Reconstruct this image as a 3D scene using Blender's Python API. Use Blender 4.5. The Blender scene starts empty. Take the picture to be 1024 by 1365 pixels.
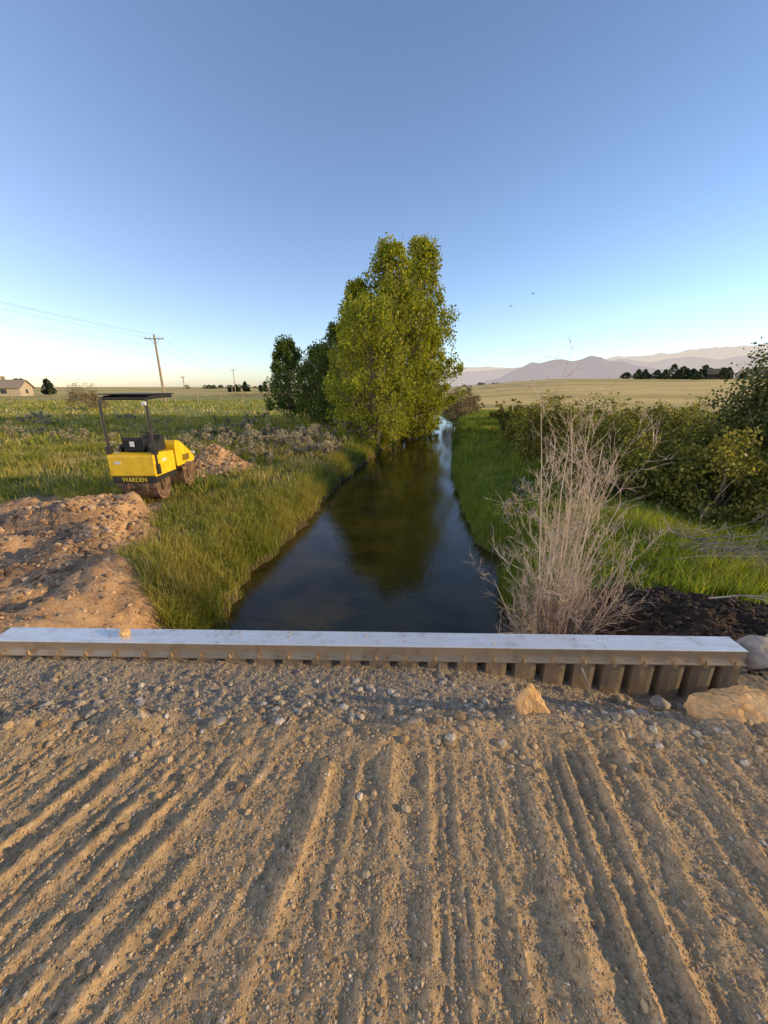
import bpy, math, random
import numpy as np
from mathutils import Vector, Matrix
rng = np.random.default_rng(7); random.seed(7)
scene = bpy.context.scene

# ------------------------------------------------------------------ noise
def _h(xi, yi, seed):
    h = (xi*374761393 + yi*668265263 + seed*974126177) & 0xffffffff
    h = ((h ^ (h >> 13))*1274126177) & 0xffffffff
    h = h ^ (h >> 16)
    return (h & 0xffffff)/float(0xffffff)
def vnoise(x, y, seed=0):
    x = np.asarray(x, float); y = np.asarray(y, float)
    xf = np.floor(x); yf = np.floor(y)
    xi = xf.astype(np.int64); yi = yf.astype(np.int64)
    fx = x-xf; fy = y-yf
    fx = fx*fx*(3-2*fx); fy = fy*fy*(3-2*fy)
    a = _h(xi, yi, seed); b = _h(xi+1, yi, seed); c = _h(xi, yi+1, seed); d = _h(xi+1, yi+1, seed)
    return ((a*(1-fx)+b*fx)*(1-fy)+(c*(1-fx)+d*fx)*fy)*2-1
def fbm(x, y, f=1.0, o=4, seed=0, g=0.5):
    s = 0; a = 1; n = 0
    for i in range(o):
        s = s + a*vnoise(x*f+i*17.3, y*f-i*9.1, seed+i); n += a; a *= g; f *= 2.03
    return s/n
def sm(t):
    t = np.clip(t, 0, 1); return t*t*(3-2*t)

# ------------------------------------------------------------------ mesh builder
class MB:
    def __init__(s): s.V=[]; s.P=[]; s.n=0
    def add(s, V, F, mi=0):
        V = np.asarray(V, float).reshape(-1,3); F = np.asarray(F, np.int64)
        s.V.append(V); s.P.append((F+s.n, mi)); s.n += len(V)
    def build(s, name, mats, parent=None, smooth=False):
        V = np.concatenate(s.V)
        me = bpy.data.meshes.new(name)
        me.vertices.add(len(V)); me.vertices.foreach_set('co', V.ravel())
        idx = np.concatenate([f.ravel() for f,_ in s.P])
        tot = np.concatenate([np.full(len(f), f.shape[1]) for f,_ in s.P])
        mi = np.concatenate([np.full(len(f), m) for f,m in s.P])
        st = np.concatenate([[0], np.cumsum(tot)[:-1]])
        me.loops.add(len(idx)); me.loops.foreach_set('vertex_index', idx.astype(np.int32))
        me.polygons.add(len(tot))
        me.polygons.foreach_set('loop_start', st.astype(np.int32))
        me.polygons.foreach_set('loop_total', tot.astype(np.int32))
        me.polygons.foreach_set('material_index', mi.astype(np.int32))
        me.polygons.foreach_set('use_smooth', np.full(len(tot), bool(smooth)))
        me.update(calc_edges=True)
        for m in mats: me.materials.append(m)
        ob = bpy.data.objects.new(name, me); scene.collection.objects.link(ob)
        if parent: ob.parent = parent
        return ob

def tube(mb, pts, rad, n=6, mi=0):
    pts = np.asarray(pts, float); k = len(pts); rad = np.broadcast_to(rad, (k,))
    tg = np.gradient(pts, axis=0); tg /= np.linalg.norm(tg, axis=1)[:,None]+1e-9
    ref = np.array([0.31,0.17,0.93]) if abs(tg[0,2]) < .9 else np.array([1.,0.1,0])
    a = np.cross(tg, ref); a /= np.linalg.norm(a, axis=1)[:,None]+1e-9
    b = np.cross(tg, a)
    th = np.linspace(0, 2*np.pi, n, endpoint=False)
    V = pts[:,None,:] + rad[:,None,None]*(np.cos(th)[None,:,None]*a[:,None,:]+np.sin(th)[None,:,None]*b[:,None,:])
    i, j = np.meshgrid(np.arange(k-1), np.arange(n), indexing='ij'); i = i.ravel(); j = j.ravel(); j2 = (j+1)%n
    mb.add(V, np.stack([i*n+j, i*n+j2, (i+1)*n+j2, (i+1)*n+j], 1), mi)

def box(mb, c, s, mi=0, R=None):
    c = np.array(c, float); s = np.array(s, float)/2
    V = np.array([[-1,-1,-1],[1,-1,-1],[1,1,-1],[-1,1,-1],[-1,-1,1],[1,-1,1],[1,1,1],[-1,1,1]])*s
    if R is not None: V = V @ np.array(R).T
    mb.add(V+c, [(0,3,2,1),(4,5,6,7),(0,1,5,4),(1,2,6,5),(2,3,7,6),(3,0,4,7)], mi)

# ------------------------------------------------------------------ materials
def newmat(name):
    m = bpy.data.materials.new(name); m.use_nodes = True
    nt = m.node_tree; nt.nodes.clear()
    return m, nt
def N(nt, t, **k):
    n = nt.nodes.new(t)
    for a, b in k.items(): setattr(n, a, b)
    return n
def L(nt, a, b): nt.links.new(a, b)
def ramp(nt, fac, stops):
    r = nt.nodes.new('ShaderNodeValToRGB'); cr = r.color_ramp
    while len(cr.elements) < len(stops): cr.elements.new(.5)
    for e, (p, c) in zip(cr.elements, stops):
        e.position = p; e.color = (c[0], c[1], c[2], 1) if len(c) == 3 else c
    L(nt, fac, r.inputs[0]); return r.outputs[0]
def noise(nt, scale, detail=4, rough=.55, vec=None):
    n = N(nt, 'ShaderNodeTexNoise'); n.inputs['Scale'].default_value = scale
    n.inputs['Detail'].default_value = detail; n.inputs['Roughness'].default_value = rough
    if vec is None:
        g = N(nt, 'ShaderNodeTexCoord'); vec = g.outputs['Object']
    L(nt, vec, n.inputs['Vector']); return n.outputs['Fac']
def mix(nt, f, a, b, bt='MIX'):
    m = N(nt, 'ShaderNodeMix', data_type='RGBA', blend_type=bt)
    if isinstance(f, (int, float)): m.inputs[0].default_value = f
    else: L(nt, f, m.inputs[0])
    for i, v in ((6, a), (7, b)):
        if isinstance(v, tuple): m.inputs[i].default_value = (*v, 1) if len(v)==3 else v
        else: L(nt, v, m.inputs[i])
    return m.outputs[2]
def maprange(nt, src, a, b, c=0, d=1):
    mr = N(nt, 'ShaderNodeMapRange'); L(nt, src, mr.inputs[0])
    for i, v in enumerate((a, b, c, d)): mr.inputs[i+1].default_value = v
    return mr.outputs[0]
def simple(name, stops, scale=8, rough=.8, metal=0, bump=.0, bscale=60, bdist=.01, spec=.3, island=False):
    m, nt = newmat(name)
    o = N(nt, 'ShaderNodeOutputMaterial'); p = N(nt, 'ShaderNodeBsdfPrincipled')
    if island:
        g = N(nt, 'ShaderNodeNewGeometry'); col = ramp(nt, g.outputs['Random Per Island'], stops)
        col = mix(nt, .6, col, ramp(nt, noise(nt, scale), [(0.3,(.55,.55,.55)),(.7,(1.2,1.2,1.2))]), 'MULTIPLY')
    else: col = ramp(nt, noise(nt, scale, 6, .6), stops)
    L(nt, col, p.inputs['Base Color']); p.inputs['Roughness'].default_value = rough
    p.inputs['Metallic'].default_value = metal; p.inputs['Specular IOR Level'].default_value = spec
    if bump:
        b = N(nt, 'ShaderNodeBump'); b.inputs['Strength'].default_value = bump; b.inputs['Distance'].default_value = bdist
        L(nt, noise(nt, bscale, 5), b.inputs['Height']); L(nt, b.outputs[0], p.inputs['Normal'])
    L(nt, p.outputs[0], o.inputs[0]); return m
def leafmat(name, stops, trans=.35, patch=None, pscale=.6, tcol=1.5, rough=.5):
    m, nt = newmat(name)
    o = N(nt, 'ShaderNodeOutputMaterial')
    g = N(nt, 'ShaderNodeNewGeometry')
    col = ramp(nt, g.outputs['Random Per Island'], stops)
    if patch:
        f = ramp(nt, noise(nt, pscale, 4, .6, g.outputs['Position']), [(.40,(0,0,0)),(.62,(1,1,1))])
        col = mix(nt, f, col, mix(nt, .65, col, patch))
    p = N(nt, 'ShaderNodeBsdfPrincipled'); L(nt, col, p.inputs['Base Color'])
    p.inputs['Roughness'].default_value = rough; p.inputs['Specular IOR Level'].default_value = .25
    t = N(nt, 'ShaderNodeBsdfTranslucent')
    L(nt, mix(nt, 1.0, col, (tcol*1.1, tcol, tcol*.4), 'MULTIPLY'), t.inputs[0])
    mx = N(nt, 'ShaderNodeMixShader'); mx.inputs[0].default_value = trans
    L(nt, p.outputs[0], mx.inputs[1]); L(nt, t.outputs[0], mx.inputs[2])
    L(nt, mx.outputs[0], o.inputs[0]); return m

M_leaf = leafmat('cottonwood_leaf', [(0,(.11,.145,.018)),(.5,(.24,.275,.028)),(1,(.40,.39,.045))], .42)
M_leafd = leafmat('cottonwood_leaf_shaded', [(0,(.04,.075,.018)),(.5,(.075,.12,.025)),(1,(.12,.17,.03))], .35)  # darker cottonwood copy: shade from the main trees is in its colour
M_will = leafmat('willow_leaf', [(0,(.07,.08,.018)),(.5,(.15,.16,.03)),(1,(.30,.27,.055))], .35)
M_willd = leafmat('willow_leaf_dark', [(0,(.03,.045,.014)),(.5,(.055,.075,.02)),(1,(.09,.11,.03))], .25)
M_sage = leafmat('sage_leaf', [(0,(.19,.17,.11)),(.5,(.32,.28,.19)),(1,(.46,.40,.29))], .12, rough=.8)
M_conif = leafmat('conifer_leaf', [(0,(.018,.032,.014)),(1,(.04,.06,.02))], .1)
M_grass = leafmat('grass_blade', [(0,(.06,.105,.012)),(.5,(.155,.215,.025)),(.8,(.27,.29,.045)),(1,(.50,.40,.18))], .40, patch=(.42,.34,.09), pscale=.7)
M_grassr = leafmat('lush_grass_blade', [(0,(.06,.115,.012)),(.55,(.14,.225,.022)),(.9,(.23,.30,.035)),(1,(.42,.36,.15))], .42, patch=(.27,.30,.05), pscale=.7)
M_dry = leafmat('dry_grass_blade', [(0,(.32,.25,.11)),(.6,(.48,.38,.19)),(1,(.60,.50,.30))], .3)
M_bark = simple('bark', [(.3,(.14,.11,.08)),(.7,(.28,.23,.17))], 12, .9, bump=.4)
M_dead = simple('dead_twig', [(.3,(.36,.27,.19)),(.7,(.64,.51,.39))], 9, .8)
M_deadg = simple('dead_branch_grey', [(.3,(.16,.14,.12)),(.7,(.38,.33,.28))], 9, .85)
M_peb = simple('pebble', [(0,(.25,.165,.085)),(.35,(.41,.28,.15)),(.7,(.54,.38,.21)),(.93,(.44,.36,.26)),(1,(.62,.52,.40))], 70, .85, island=True)
M_pebg = simple('pebble_grey', [(0,(.20,.155,.11)),(.4,(.34,.265,.185)),(.75,(.44,.36,.26)),(.95,(.42,.38,.33)),(1,(.62,.55,.46))], 70, .85, island=True)
M_pebd = simple('dirt_clod', [(0,(.25,.14,.075)),(.5,(.42,.265,.145)),(1,(.62,.44,.28))], 50, .9, island=True)
M_rockt = simple('rock_tan', [(.25,(.34,.18,.07)),(.45,(.60,.35,.15)),(.75,(.76,.52,.28))], 9, .85, bump=.9, bscale=30, bdist=.02)
M_rockg = simple('rock_grey', [(.3,(.24,.20,.16)),(.7,(.44,.38,.32))], 10, .8, bump=.4, bscale=50, bdist=.01)

# ------------------------------------------------------------------ terrain
WZ = -1.2
cy = np.array([1.0,3.98,4.9,5.25,5.5,5.9,6.2,6.5,7.69,10.07,14.25,20.3,25.7,34.6,45,60,80,120])
cL = np.array([-1.85,-1.94,-2.03,-2.05,-2.0,-1.97,-1.92,-1.87,-1.71,-1.46,-.81,.51,1.87,3.5,2.6,-4,-16,-50])
cR = np.array([1.5,1.61,1.72,1.85,2.2,2.25,1.95,1.72,1.80,2.03,2.6,3.7,4.85,6.3,5.8,-.6,-11,-44])
def creek(y):
    w = .10*vnoise(y*1.3, y*0+3.3, 5)+.08*vnoise(y*4, y*0, 6)
    w2 = .09*vnoise(y*1.5, y*0+9.3, 8)+.08*vnoise(y*4.3, y*0, 9)
    return np.interp(y, cy, cL)+w, np.interp(y, cy, cR)+w2
def pile_y(x): return 2.045-.022*x
def dirt_b(y): return np.interp(y, [2,3.3,3.7,4.3,5.2,7.1,7.6], [-1.7,-1.85,-2.5,-3.1,-3.2,-4.2,-4.7])
def dirt_y(x): return np.interp(x, [-20,-12,-7.6,-7.2,-4.4], [6.2,6.9,7.3,7.9,7.3])
def near_h(x, y):
    z = .012*fbm(x, y, 1.3, 3, 20)
    yb = 1.46+.08*fbm(x, y*0, 1.5, 2, 31)
    z = z + .055*np.exp(-((y-yb)/.12)**2)*(.7+.8*fbm(x, y, 4, 3, 32))
    z = z - (.05+.23*sm((x-.1)/1.9))*sm((y-1.45)/.45)
    z = z + .04*sm((-x-.5)/1.5)*sm((y-1.6)/.4)
    s = .10+.38*sm((.0-x)/.9)
    u = x - s*(y-1.1) + .012*fbm(x, y, 2.5, 2, 40)+.0035*fbm(x, y, 16, 2, 43)
    amp = sm((1.45-y+.1*fbm(x,y*0,3,2,41))/.2)
    def ridges(u, per, off, p):
        q = (u/per+off); q = q+.25*vnoise(q, q*0, 77); f = q-np.floor(q); cell = np.floor(q)
        am = .35+1.0*_h(cell.astype(np.int64), np.zeros_like(cell, dtype=np.int64)+int(off*10), 3)
        return am*np.maximum(0, 1-np.abs(f-.5)*2)**p
    brk = np.clip(.9+1.1*fbm(x, y, 3.2, 3, 42)+.7*fbm(x, y, 20, 2, 47), .08, 1.7)
    brk2 = np.clip(.7+1.3*fbm(x, y, 3.8, 3, 46), .0, 1.5)
    rg = amp*(.0175*brk*ridges(u, .150, .3, 3.4) + .0075*brk2*ridges(u, .062, 1.7, 2.2))
    z = z + rg
    cm = 1-.22*amp
    z = z + cm*(.0085*fbm(x, y, 22, 3, 50, .7) + .011*np.maximum(0, fbm(x, y, 9, 3, 55))*(.4+sm((y-1.2)/.3)) + .007*np.maximum(0, fbm(x, y, 42, 2, 56)))
    return z
def Hgt(x, y):
    x = np.asarray(x, float); y = np.asarray(y, float)
    l, r = creek(y)
    rampL = sm((y-2.05)/1.7)
    zl = -.10-.38*rampL-.12*sm((y-4)/3) + .06*fbm(x, y, .35, 3, 60) + .035*fbm(x, y, 1.7, 3, 61)
    zl = zl + .40*sm((1.25-np.sqrt(((x+5.0)/.95)**2+((y-6.1)/.55)**2)+.3*fbm(x,y,2.2,3,68))/.3)*(.85+.35*fbm(x,y,2.5,3,62))
    zl = zl + .30*np.exp(-(((x+3.9)/.45)**2+((y-5.1)/.75)**2))*(1+.9*fbm(x,y,3,3,63))
    zl = zl + .18*np.exp(-(((x+3.0)/.4)**2+((y-3.9)/.5)**2))*(1+.9*fbm(x,y,3,3,66))
    zl = zl + .16*np.exp(-((y-4.6-.25*(x+6))/.2)**2)*sm((-x-4.0)/.6)
    zl = zl + .50*np.exp(-(((x+4.7)/.75)**2+((y-10.6)/.6)**2))*(1+.3*fbm(x,y,3,3,67))
    dm = dirtmask(x, y)
    zl = zl + dm*(.10*fbm(x, y, 3.2, 4, 64)+.06*np.abs(fbm(x, y, 7, 3, 69))+.03*fbm(x, y, 18, 3, 65))
    zr = -.72 + .07*fbm(x, y, .4, 3, 70)-.25*sm((x-4.2)/2)*sm((14-y)/4) + .03*fbm(x, y, 2.0, 3, 71)
    zr = zr + .45*sm((3.1-y)/.8)*sm((x-1.7)/.7)
    mound = np.exp(-(((x-2.75)/.85)**2+((y-3.25)/.55)**2))
    zr = zr + .32*mound*(1+.6*fbm(x, y, 3, 4, 72)) + .16*np.exp(-(((x-3.9)/.7)**2+((y-3.3)/.4)**2))
    zr = zr + soilmask(x, y)*(.09*fbm(x, y, 5, 4, 73)+.02*fbm(x,y,19,3,74))
    ratio = np.where(y > 5, x/np.maximum(y, 5), 0)
    rise = np.clip((y-60)*.036, 0, 7.4)*sm((ratio-.02)/.45)
    dl = l-x; dr = x-r
    tl = np.clip(dl/1.15, 0, 1); tr = np.clip(dr/1.0, 0, 1)
    zL = WZ+(zl-WZ)*(1-(1-tl)**2.2); zR = WZ+(zr-WZ)*(1-(1-tr)**2.2)
    zbed = WZ-.4*sm(np.minimum(-dl, -dr)/.4)
    z = np.where(dl > 0, zL, np.where(dr > 0, zR, zbed))
    z = z + rise + np.where(y > 200, 1.5*fbm(x, y, .004, 3, 80), 0)*sm((y-200)/200)
    zn = near_h(x, y)
    side = sm((np.abs(x+.13)-2.33)/.25)
    py = pile_y(x)
    k = sm((y-py)/(.02+.6*side))
    return zn*(1-k)+z*k
def dirtmask(x, y):
    n = .25*fbm(x, y, 1.6, 4, 90)
    a = sm((dirt_b(y)-x+n)/.25)*sm((dirt_y(x)-y+n*1.5)/.35)
    b = sm((1.15-np.sqrt(((x+4.7)/.95)**2+((y-10.6)/.8)**2)+n)/.25)
    return np.maximum(a, b)
def soilmask(x, y):
    n = .3*fbm(x, y, 1.8, 4, 95)
    return sm((3.95-.1*(x-3)-y+n)/.25)*sm((x-1.35+n*.3)/.2)

def axis(parts):
    return np.concatenate([np.arange(a, b, st) for a, b, st in parts])
geo = np.geomspace
xs = np.concatenate([-geo(9, 9000, 70)[::-1], axis([(-9+.05,-2.6,.045),(-2.6,2.6,.008),(2.6,7.5,.05)]), geo(7.5, 12000, 75)])
ys = np.concatenate([axis([(-8,-.5,.4),(-.5,.35,.06),(.35,2.12,.008),(2.12,9,.045),(9,16,.14)]), geo(16, 12000, 100)])
X, Y = np.meshgrid(xs, ys); Z = Hgt(X, Y)
nx, ny = len(xs), len(ys)
ii, jj = np.meshgrid(np.arange(nx-1), np.arange(ny-1))
q = (jj*nx+ii).ravel()
F = np.stack([q, q+1, q+nx+1, q+nx], 1)
mb = MB(); mb.add(np.stack([X, Y, Z], -1).reshape(-1, 3), F)

m, nt = newmat('ground_material')
o = N(nt, 'ShaderNodeOutputMaterial'); p = N(nt, 'ShaderNodeBsdfPrincipled')
at = N(nt, 'ShaderNodeAttribute', attribute_name='masks'); sep = N(nt, 'ShaderNodeSeparateColor'); L(nt, at.outputs['Color'], sep.inputs[0])
at2 = N(nt, 'ShaderNodeAttribute', attribute_name='gold')
gv = N(nt, 'ShaderNodeNewGeometry').outputs['Position']
sx = N(nt, 'ShaderNodeSeparateXYZ'); L(nt, gv, sx.inputs[0])
n1 = noise(nt, 3, 6, .6, gv); n2 = noise(nt, 45, 5, .65, gv); n4 = noise(nt, 220, 3, .6, gv)
mp = N(nt, 'ShaderNodeMapping'); L(nt, gv, mp.inputs[0]); mp.inputs['Scale'].default_value = (.012, .05, 1)
n5 = noise(nt, 1, 8, .72, mp.outputs[0])
grav = ramp(nt, n2, [(.25,(.29,.19,.098)),(.5,(.465,.318,.172)),(.75,(.61,.44,.26))])
gravg = ramp(nt, n2, [(.25,(.23,.18,.125)),(.5,(.37,.295,.21)),(.75,(.50,.41,.30))])
grav = mix(nt, maprange(nt, sx.outputs[1], 1.45, 1.7), grav, gravg)  # greyer towards the piling: shade and washed fines put into the colour
grav = mix(nt, .7, grav, ramp(nt, n1, [(.3,(.78,.77,.76)),(.7,(1.12,1.1,1.06))]), 'MULTIPLY')
dirt = ramp(nt, n2, [(.25,(.30,.17,.09)),(.5,(.46,.295,.165)),(.75,(.62,.45,.28))])
dirt = mix(nt, .8, dirt, ramp(nt, n1, [(.35,(.68,.62,.58)),(.6,(1.1,1.08,1.05))]), 'MULTIPLY')
soil = ramp(nt, n2, [(.3,(.028,.019,.012)),(.7,(.09,.06,.04))])
gr = ramp(nt, n1, [(.3,(.07,.085,.022)),(.6,(.13,.14,.04)),(.8,(.25,.20,.09))])
gfar = ramp(nt, n5, [(.35,(.13,.17,.03)),(.48,(.22,.25,.05)),(.56,(.40,.33,.11)),(.68,(.20,.22,.07))])
gold = ramp(nt, n5, [(.34,(.22,.21,.07)),(.46,(.56,.40,.13)),(.54,(.74,.52,.19)),(.64,(.32,.27,.10))])
c = mix(nt, maprange(nt, sx.outputs[1], 12, 45), gr, gfar)
c = mix(nt, at2.outputs['Fac'], c, gold)
c = mix(nt, sep.outputs[0], c, grav); c = mix(nt, sep.outputs[1], c, dirt); c = mix(nt, sep.outputs[2], c, soil)
L(nt, c, p.inputs['Base Color']); p.inputs['Roughness'].default_value = .95; p.inputs['Specular IOR Level'].default_value = .15
b = N(nt, 'ShaderNodeBump'); b.inputs['Strength'].default_value = 1; b.inputs['Distance'].default_value = .009
L(nt, mix(nt, .35, n2, n4), b.inputs['Height']); L(nt, b.outputs[0], p.inputs['Normal'])
L(nt, p.outputs[0], o.inputs[0]); M_ground = m
ground = mb.build('ground', [M_ground], smooth=True)
xf, yf = X.ravel(), Y.ravel()
nearm = 1-sm((yf-pile_y(xf)-.02)/(.06+.45*sm((np.abs(xf+.13)-2.33)/.25)))
dmk = dirtmask(xf, yf)*(1-nearm); smk = soilmask(xf, yf)*(1-nearm)*(xf > 0)
lc, rc = creek(yf)
bed = ((xf > lc)&(xf < rc)).astype(float)*(1-nearm)
bed = np.maximum(bed, .8*sm((xf-lc+.35)/.3)*(xf < lc)*(1-nearm))
smk = np.maximum(smk, bed)
col = np.stack([nearm, dmk, smk, np.ones_like(xf)], 1)
ca = ground.data.color_attributes.new('masks', 'FLOAT_COLOR', 'POINT'); ca.data.foreach_set('color', col.ravel())
gl = sm((yf-24)/22)*sm((xf-5.5-.02*yf)/5)
gl = np.maximum(gl, .75*sm((yf-60)/70)*(xf <= 10))
ga = ground.data.attributes.new('gold', 'FLOAT', 'POINT'); ga.data.foreach_set('value', gl)

# ------------------------------------------------------------------ water
m, nt = newmat('creek_water')
o = N(nt, 'ShaderNodeOutputMaterial'); p = N(nt, 'ShaderNodeBsdfPrincipled')
gv = N(nt, 'ShaderNodeNewGeometry').outputs['Position']
L(nt, ramp(nt, noise(nt, .9, 5, .6, gv), [(.35,(.016,.012,.004)),(.65,(.065,.046,.011))]), p.inputs['Base Color'])
p.inputs['Roughness'].default_value = .03; p.inputs['IOR'].default_value = 1.42
mp = N(nt, 'ShaderNodeMapping'); L(nt, gv, mp.inputs[0]); mp.inputs['Scale'].default_value = (1.6, .8, 1)
b = N(nt, 'ShaderNodeBump'); b.inputs['Strength'].default_value = .38; b.inputs['Distance'].default_value = .012
L(nt, mix(nt, .5, noise(nt, 3.2, 3, .5, mp.outputs[0]), noise(nt, 14, 4, .55, mp.outputs[0])), b.inputs['Height'])
L(nt, b.outputs[0], p.inputs['Normal']); L(nt, p.outputs[0], o.inputs[0])
M_water = m
yy = np.concatenate([np.arange(2.1, 12, .3), np.arange(12, 100, 1.5)])
l, r = creek(yy); V = []
for a, bb, y in zip(l-.5, r+.5, yy): V += [(a, y, WZ), (bb, y, WZ)]
F = [(2*i, 2*i+1, 2*i+3, 2*i+2) for i in range(len(yy)-1)]
mb = MB(); mb.add(V, F); mb.build('creek_water', [M_water])

# ------------------------------------------------------------------ pebbles & rocks
import bmesh
def ico(sub):
    bm = bmesh.new(); bmesh.ops.create_icosphere(bm, subdivisions=sub, radius=1)
    V = np.array([v.co[:] for v in bm.verts]); F = np.array([[v.index for v in f.verts] for f in bm.faces]); bm.free()
    return V, F
OCT = (np.array([[1,0,0],[-1,0,0],[0,1,0],[0,-1,0],[0,0,1],[0,0,-1.]]), np.array([[0,2,4],[2,1,4],[1,3,4],[3,0,4],[2,0,5],[1,2,5],[3,1,5],[0,3,5]]))
def scatter(mb, base, px, py, rad, sink=.25, jit=.28, flat=.75, mi=0):
    V0, F0 = base; n = len(px); k = len(V0)
    V = V0[None]*(1+jit*(rng.random((n, k, 1))*2-1))
    sc = np.stack([.75+.6*rng.random(n), .75+.5*rng.random(n), flat*(.7+.5*rng.random(n))], 1)
    V = V*sc[:, None, :]
    a = rng.random(n)*6.283; c_, s_ = np.cos(a)[:, None], np.sin(a)[:, None]
    x = V[..., 0]*c_-V[..., 1]*s_; y = V[..., 0]*s_+V[..., 1]*c_
    V = np.stack([x, y, V[..., 2]], -1)*rad[:, None, None]
    pz = Hgt(px, py)+rad*(flat*.8-sink-.2)
    V = V+np.stack([px, py, pz], 1)[:, None, :]
    Fb = F0[None]+(np.arange(n)*k)[:, None, None]
    if mi == 'y':      # stones behind the berm greyed for shade and washed fines
        g = py > 1.5+.1*rng.standard_normal(n)
        s0 = mb.n; mb.V.append(V.reshape(-1, 3)); mb.n += n*k
        mb.P.append((Fb[~g].reshape(-1, F0.shape[1])+s0, 0)); mb.P.append((Fb[g].reshape(-1, F0.shape[1])+s0, 1))
    else: mb.add(V.reshape(-1, 3), Fb.reshape(-1, F0.shape[1]), mi)
I1 = ico(1); I2 = ico(2)
mb = MB()
n = 95000; px = rng.uniform(-2.8, 2.8, n); py = .35+1.68*rng.random(n)
scatter(mb, OCT, px, py, .0018+.003*rng.random(n)**2, mi='y')
n = 19000; px = rng.uniform(-2.8, 2.8, n); py = .35+1.66*rng.random(n)
scatter(mb, OCT, px, py, .004+.004*rng.random(n)**2, jit=.35, mi='y')
n = 1300; px = rng.uniform(-2.8, 2.8, n); py = 1.95-1.55*rng.random(n)**1.35
scatter(mb, I1, px, py, .005+.010*rng.random(n)**4, mi='y')
n = 900; px = rng.uniform(-2.6, 2.8, n); py = 1.58+.19*rng.standard_normal(n); k = (py < 1.93)&(py > .4)
scatter(mb, I1, px[k], py[k], .008+.018*rng.random(k.sum())**2, mi='y')
n = 24; px = rng.uniform(.2, 2.9, n); py = rng.uniform(1.3, 1.9, n)
scatter(mb, I2, px, py, .013+.016*rng.random(n)**2, jit=.08, mi='y')
mb.build('gravel', [M_peb, M_pebg], smooth=False)
mb = MB()
n = 16000; px = rng.uniform(-9, -1.7, n); py = 2.15+6*rng.random(n)**1.4; k = rng.random(n) < dirtmask(px, py)
scatter(mb, I1, px[k], py[k], .006+.02*rng.random(k.sum())**4)
n = 3000; px = np.concatenate([rng.normal(-3.9, .35, n//2), rng.normal(-4.9,.6,n//2)]); py = np.concatenate([rng.normal(5.0, .6, n//2), rng.normal(5.5,.4,n//2)])
scatter(mb, I1, px, py, .010+.036*rng.random(n)**3)
n = 700; px = rng.normal(-4.7, .5, n); py = rng.normal(10.6, .4, n)
scatter(mb, I1, px, py, .02+.05*rng.random(n)**2)
mb.build('dirt_clods', [M_pebd])
M_soilc = simple('soil_clod', [(0,(.025,.017,.011)),(.6,(.065,.044,.03)),(1,(.14,.095,.065))], 50, .95, island=True)
mb = MB()
n = 7000; px = rng.uniform(1.5, 4.6, n); py = rng.uniform(2.15, 4.2, n); k = rng.random(n) < soilmask(px, py)
scatter(mb, I1, px[k], py[k], .006+.028*rng.random(k.sum())**4)
mb.build('soil_clods', [M_soilc])

def rock(name, loc, size, rot, mat, seed, planes=7):
    V, F = ico(4); r_ = np.random.default_rng(seed)
    for _ in range(planes):
        d = r_.standard_normal(3); d /= np.linalg.norm(d); h = .62+.28*r_.random()
        s = V@d; V = V-np.maximum(0, s-h)[:, None]*d*.92
    V = V*(1+.06*vnoise(V[:,0]*3+seed, V[:,1]*3+V[:,2]*2.3, seed)[:,None]+.025*vnoise(V[:,0]*9, V[:,1]*8+V[:,2]*9, seed+1)[:,None])
    V = V*np.array(size)/2
    mb = MB(); mb.add(V, F); ob = mb.build(name, [mat], smooth=True)
    ob.location = loc; ob.rotation_euler = [math.radians(a) for a in rot]; return ob
def hull_rock(name, loc, pts, mat, rot=0, seed=1):
    bm = bmesh.new()
    for q_ in pts: bm.verts.new(q_)
    bmesh.ops.convex_hull(bm, input=bm.verts)
    bmesh.ops.bevel(bm, geom=list(bm.edges), offset=.006, segments=2, affect='EDGES', profile=.6)
    bmesh.ops.triangulate(bm, faces=bm.faces)
    for _ in range(3): bmesh.ops.subdivide_edges(bm, edges=[e for e in bm.edges if e.calc_length() > .014], cuts=1, use_grid_fill=True)
    for v in bm.verts:
        n_ = v.co.normalized(); v.co += n_*.009*float(vnoise(v.co.x*30+seed, v.co.y*30+v.co.z*34, seed))+n_*.004*float(vnoise(v.co.x*90, v.co.y*80+v.co.z*90, seed))
    me = bpy.data.meshes.new(name); bm.to_mesh(me); bm.free(); me.materials.append(mat)
    ob = bpy.data.objects.new(name, me); scene.collection.objects.link(ob); ob.location = loc; ob.rotation_euler = (0,0,rot); return ob
hull_rock('rock', (.745,1.535,.0), [(-.085,-.04,-.03),(.075,-.05,-.03),(.085,.05,-.03),(-.07,.05,-.03),(-.08,-.03,.06),(.08,-.035,.045),(.07,.04,.06),(-.06,.04,.12),(-.045,-.005,.19),(-.015,.02,.205),(.03,.02,.15)], M_rockt, .1, 3)
hull_rock('rock', (1.80,1.56,-.03), [(-.20,-.06,-.03),(.22,-.09,-.03),(.24,.1,-.03),(-.18,.09,-.03),(-.21,-.03,.05),(-.17,.07,.085),(-.06,-.10,.07),(.05,.09,.14),(.20,-.07,.09),(.25,.05,.15),(.10,-.11,.05),(-.02,.0,.135)], M_rockt, -.12, 5)
rock('boulder', (2.34,2.02,.01), (.25,.24,.22), (0,10,30), M_rockg, 21, 5)
rock('boulder', (2.62,2.08,.0), (.32,.25,.24), (0,-10,10), M_rockg, 23, 5)
rock('boulder', (2.45,1.80,-.10), (.26,.2,.14), (0,0,50), M_rockg, 27, 5)
rock('river_stone', (1.62,1.80,-.16), (.10,.09,.075), (0,0,0), M_rockg, 31, 2)
rock('river_stone', (-1.645,2.085,.122), (.066,.06,.055), (0,0,0), M_rockt, 33, 2)

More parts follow.
